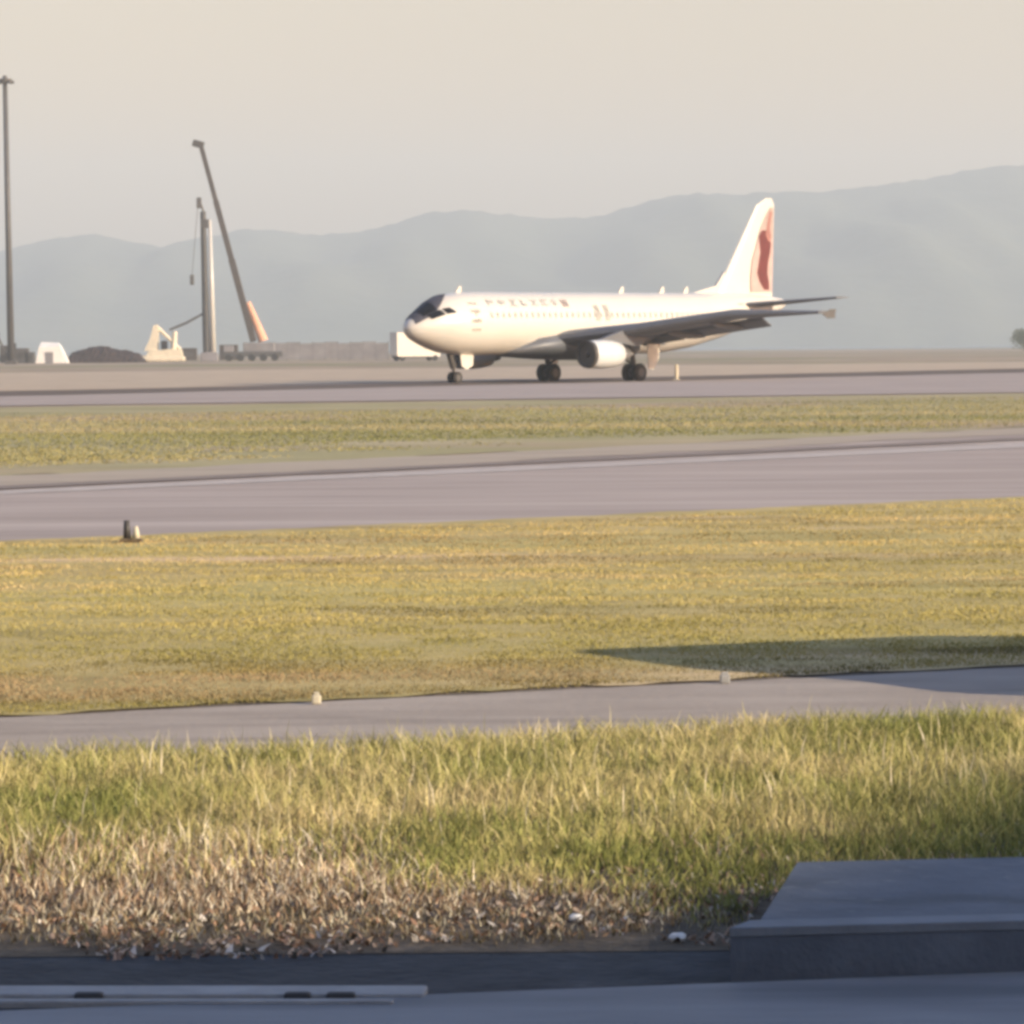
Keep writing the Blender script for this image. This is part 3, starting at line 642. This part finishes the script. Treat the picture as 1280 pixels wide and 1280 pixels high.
bm = B(); box(bm, (xm+.4, 0, .9), (3.0, 2.0, 1.7), bev=.12); obj('mast_foot', bm, M_hoard, rg)
# telescopic crane
Y0 = 770
cr = empty('mobile_crane', (S(318, Y0), Y0, 0), 0, 'mobile crane with a long dark boom and an orange lift ram', 'crane')
bx = lambda px: S(px, Y0)-S(318, Y0)
foot = Vector((bx(319), 0, Zt(319, 427, Y0))); top = Vector((bx(256), 0, Zt(256, 183, Y0)))
bm = B(); prev = None
for a, b, r_ in ((0, .42, 1.35), (.40, .72, 1.15), (.70, 1, .95)):
    p, q = foot.lerp(top, a), foot.lerp(top, b); d = (q-p); rot = d.to_track_quat('Z', 'X').to_matrix()
    box(bm, (p+q)/2, (r_*.9, r_*1.2, d.length), rot, .08)
boom = obj('boom', bm, M_boom, cr)
bm = B(); box(bm, top+Vector((-.5, 0, .3)), (2.2, 1.1, 1.3), Matrix.Rotation(R(15), 3, 'Y'), .2); obj('boom_head', bm, M_dark, boom)
bm = B(); tube(bm, foot+Vector((1.9, 0, .1)), foot.lerp(top, .20)+Vector((.9, 0, 0)), .95, .55, 12); obj('lift_ram', bm, M_orange, cr)
bm = B(); box(bm, (1.2, 0, 2.6), (6.0, 2.4, 1.8), bev=.2); obj('upper_works', bm, M_hoard, cr)
bm = B(); box(bm, (0, 0, 1.3), (11.5, 2.6, 1.0), bev=.15); obj('chassis', bm, M_grey, cr)
bm = B(); box(bm, (-4.6, 0, 2.3), (1.9, 2.4, 1.3), bev=.15); obj('cab', bm, M_hoard, cr)
for k in range(5):
    for yw in (-1.2, 1.2):
        bm = B(); tube(bm, (-4.6+2.2*k, yw-.25, .65), (-4.6+2.2*k, yw+.25, .65), .65, n=16); obj('wheel', bm, M_tyre, cr)
# hoarding
Y0 = 790; hd = empty('site_hoarding', (S(345, Y0), Y0, 0), 0, 'long low mauve grey hoarding between the crane and the white truck', 'hoarding')
Lh = S(487, Y0)-S(345, Y0)
for k in range(9):
    bm = B(); box(bm, (Lh*(k+.5)/9, 0, 1.75+.15*math.sin(k*2.1)), (Lh/9-.06, .12, 3.3)); obj('panel', bm, M_hoard, hd)
for k in range(10):
    bm = B(); box(bm, (Lh*k/9, .2, 1.8), (.14, .2, 3.6)); obj('post', bm, M_grey, hd)
# white box truck partly behind the nose
Y0 = 700; tk = empty('box_truck', (S(517, Y0), Y0, 0), R(32), 'white box truck partly hidden behind the airliner nose', 'truck')
wt = 8.4
bm = B(); prism(bm, [(-3.75, .95), (-3.4, .75), (3.0, .75), (3.0, 4.7), (-3.75, 4.95)], 'y', -1.25, 1.25); obj('cargo_box', bm, M_white, tk)
bm = B(); prism(bm, [(3.1, .7), (5.0, .7), (5.0, 1.9), (4.5, 3.1), (3.1, 3.1)], 'y', -1.15, 1.15); cb = obj('cab', bm, M_white, tk)
bm = B(); prism(bm, [(5.01, 1.95), (4.56, 3.0), (4.50, 2.98), (4.93, 1.93)], 'y', -1.0, 1.0); obj('windscreen', bm, M_glass, cb)
for xw in (-2.6, 4.0):
    for yw in (-1.0, 1.0):
        bm = B(); tube(bm, (xw, yw-.18, .5), (xw, yw+.18, .5), .5, n=16); obj('wheel', bm, M_tyre, tk)
bm = B(); box(bm, (.5, 0, .62), (8.6, 1.0, .2)); obj('chassis', bm, M_dark, tk)
# far right tree
def tree(name, loc, Hh, W, label, cat, seed, n=5000, dark=(0.07, 0.085, 0.035), lite=(0.14, 0.15, 0.06)):
    r = np.random.default_rng(seed); rt_ = empty(name, loc, 0, label, cat)
    bm = B(); tube(bm, (0, 0, 0), (0.1, 0, Hh*.55), Hh*.045, Hh*.025, 8)
    for k in range(7):
        a = k*0.9; tube(bm, (0.05, 0, Hh*(.25+.03*k)), (W*.33*math.cos(a), W*.33*math.sin(a), Hh*(.55+.04*k)), Hh*.018, Hh*.006, 6)
    obj('trunk', bm, M_bark, rt_)
    cs_ = [(r.uniform(-.36, .36)*W, r.uniform(-.36, .36)*W, Hh*r.uniform(.3, .82), r.uniform(.12, .24)*W) for _ in range(16)]
    idx = r.integers(0, 16, n); d = r.normal(size=(n, 3)); d /= np.linalg.norm(d, axis=1)[:, None]
    rad = r.random(n)**.4
    P = np.array([[cs_[i][0], cs_[i][1], cs_[i][2]] for i in idx]) + d*np.array([cs_[i][3] for i in idx])[:, None]*rad[:, None]*[1, 1, .8]
    P[:, 2] = np.maximum(P[:, 2], 0.1*Hh)
    c = pal(r.random(n), [(0, dark), (1, lite)])
    blades('crown', P, np.full(n, Hh*.05)*r.uniform(.5, 1.3, n), np.full(n, Hh*.05)*r.uniform(.6, 1.3, n), r.uniform(.4, 1.6, n), c, M_leaf, None, parent=rt_, kind=None)
    return rt_
tree('shrub', (S(1281, 1150), 1150, 0), 5.6, 14, 'dark rounded shrub at the far right edge of the airfield', 'shrub', 4)

# ------------------------------------------------------------------ small things on the grass
g = G(163, 680); mk = empty('taxiway_marker', (g.x, g.y, 0.012), 0, 'small dark and pale marker post at the near taxiway edge on the left', 'marker')
bm = B(); box(bm, (0.0, 0, .03), (.26, .16, .05), bev=.01); obj('base', bm, M_soil, mk)
bm = B(); tube(bm, (-.045, 0, .05), (-.05, 0, .27), .048, .034, 14); obj('dark_post', bm, M_dark, mk, True)
bm = B(); tube(bm, (.065, -.02, .05), (.06, -.02, .20), .048, .026, 14); obj('pale_post', bm, M_pole, mk, True)
g = G(393, 884); st_ = empty('edge_stub', (g.x, g.y, 0.016), 0, 'small cream stub at the far edge of the service road, left of centre', 'stub')
bm = B(); box(bm, (0, 0, .03), (.06, .06, .06), bev=.014); obj('body', bm, M_pole, st_)
bm = B(); box(bm, (0, 0, .068), (.035, .035, .02), bev=.006); obj('cap', bm, M_pole, st_)
g = G(905, 858); st_ = empty('edge_stub', (g.x, g.y, 0.016), 0, 'small pale stub at the road edge inside the dark shadow patch', 'stub')
bm = B(); box(bm, (0, 0, .03), (.07, .06, .06), bev=.012); obj('body', bm, M_kerb, st_)
bm = B(); box(bm, (0, 0, .068), (.05, .04, .02), bev=.006); obj('cap', bm, M_kerb, st_)
g = G(847, 476); sg = empty('marker_post', (g.x, g.y, 0.01), 0, 'small cream marker post behind the airliner main wheels', 'marker')
bm = B(); tube(bm, (0, 0, 0), (0, 0, 1.05), .13, .11, 10); obj('post', bm, M_pole, sg)
bm = B(); box(bm, (0, 0, .06), (.5, .4, .1), bev=.02); obj('base', bm, M_kerb, sg)
for px, py, s, lb in ((843, 1185, .035, 'white stone on the shaded dirt left of the concrete slab'), (716, 1160, .028, 'small white stone at the verge near edge')):
    g = G(px, py); bm = B(); bmesh.ops.create_icosphere(bm, subdivisions=2, radius=s)
    for v in bm.verts: v.co = Vector((v.co.x*random.uniform(.8, 1.2), v.co.y*.8, v.co.z*.65*random.uniform(.85, 1.1)))
    o = tag(obj('stone', bm, M_sheet), lb, 'stone'); o.location = (g.x, g.y, .03)

# ------------------------------------------------------------------ out of frame: unseen casters added for the two shadows
sh = Vector((-math.sin(SUN_AZ), math.cos(SUN_AZ)))/math.tan(SUN_EL)     # ground shift of a shadow per metre of height
YB = -12.0
def roofpt(px, py):       # roof-edge height and x on the wall plane y = YB for a shadow point on the ground
    g = G(px, py); hgt = (g.y-YB)/sh.y; return (g.x-sh.x*hgt, hgt)
e0, e1, e2, e3 = roofpt(0, 1180), roofpt(640, 1184), roofpt(1000, 1060), roofpt(1280, 965)
slope = (e1[1]-e0[1])/(e1[0]-e0[0])
pts = [(e0[0]-70, 0), (e3[0]+45, 0), (e3[0]+45, e3[1]+1.0), e3, e2, e1, e0, (e0[0]-70, e0[1]-70*slope*0)]  # roofline of the added building, shaped to the wanted shade edge
tb = empty('shadow_building', (0, YB, 0), 0, 'unseen long pale building added behind the viewpoint to shade the foreground', 'building')
bm = B(); prism(bm, pts, 'y', -14.0, 0.0); obj('wall', bm, M_wall, tb)
for fl in range(3):
    for k in range(24):
        bm = B(); xx = e0[0]-66+k*4.8
        box(bm, (xx, .03, 2.4+fl*4.0), (3.8, .06, 2.0)); obj('window', bm, M_glass, tb)
# unseen van added right of the frame to cast the field shadow
g = Vector((7.5, 26.8, 0)); rz = math.atan2(G(1280, 838).y-G(0, 905).y, G(1280, 838).x-G(0, 905).x)
pc = empty('shadow_van', (g.x, g.y, .016), rz, 'unseen silver blue van added beyond the right edge to shadow the field', 'van')
bm = B(); prism(bm, [(-2.5, .35), (2.5, .35), (2.55, 1.0), (2.45, 2.1), (2.2, 2.28), (-.7, 2.35), (-1.1, 2.2), (-1.8, 1.35), (-2.45, 1.12)], 'y', -.9, .9)
bmesh.ops.bevel(bm, geom=bm.edges[:], offset=.06, segments=2, affect='EDGES'); obj('body', bm, M_car, pc, False)
for sd in (-1, 1):
    bm = B(); prism(bm, [(-1.5, 1.45), (.1, 1.45), (.1, 2.05), (-.95, 2.05)], 'y', sd*.905-.01, sd*.905+.01); obj('window', bm, M_glass, pc)
    for xw in (-1.6, 1.6):
        bm = B(); tube(bm, (xw, sd*.82-.1, .32), (xw, sd*.82+.1, .32), .32, n=20); obj('wheel', bm, M_tyre, pc)
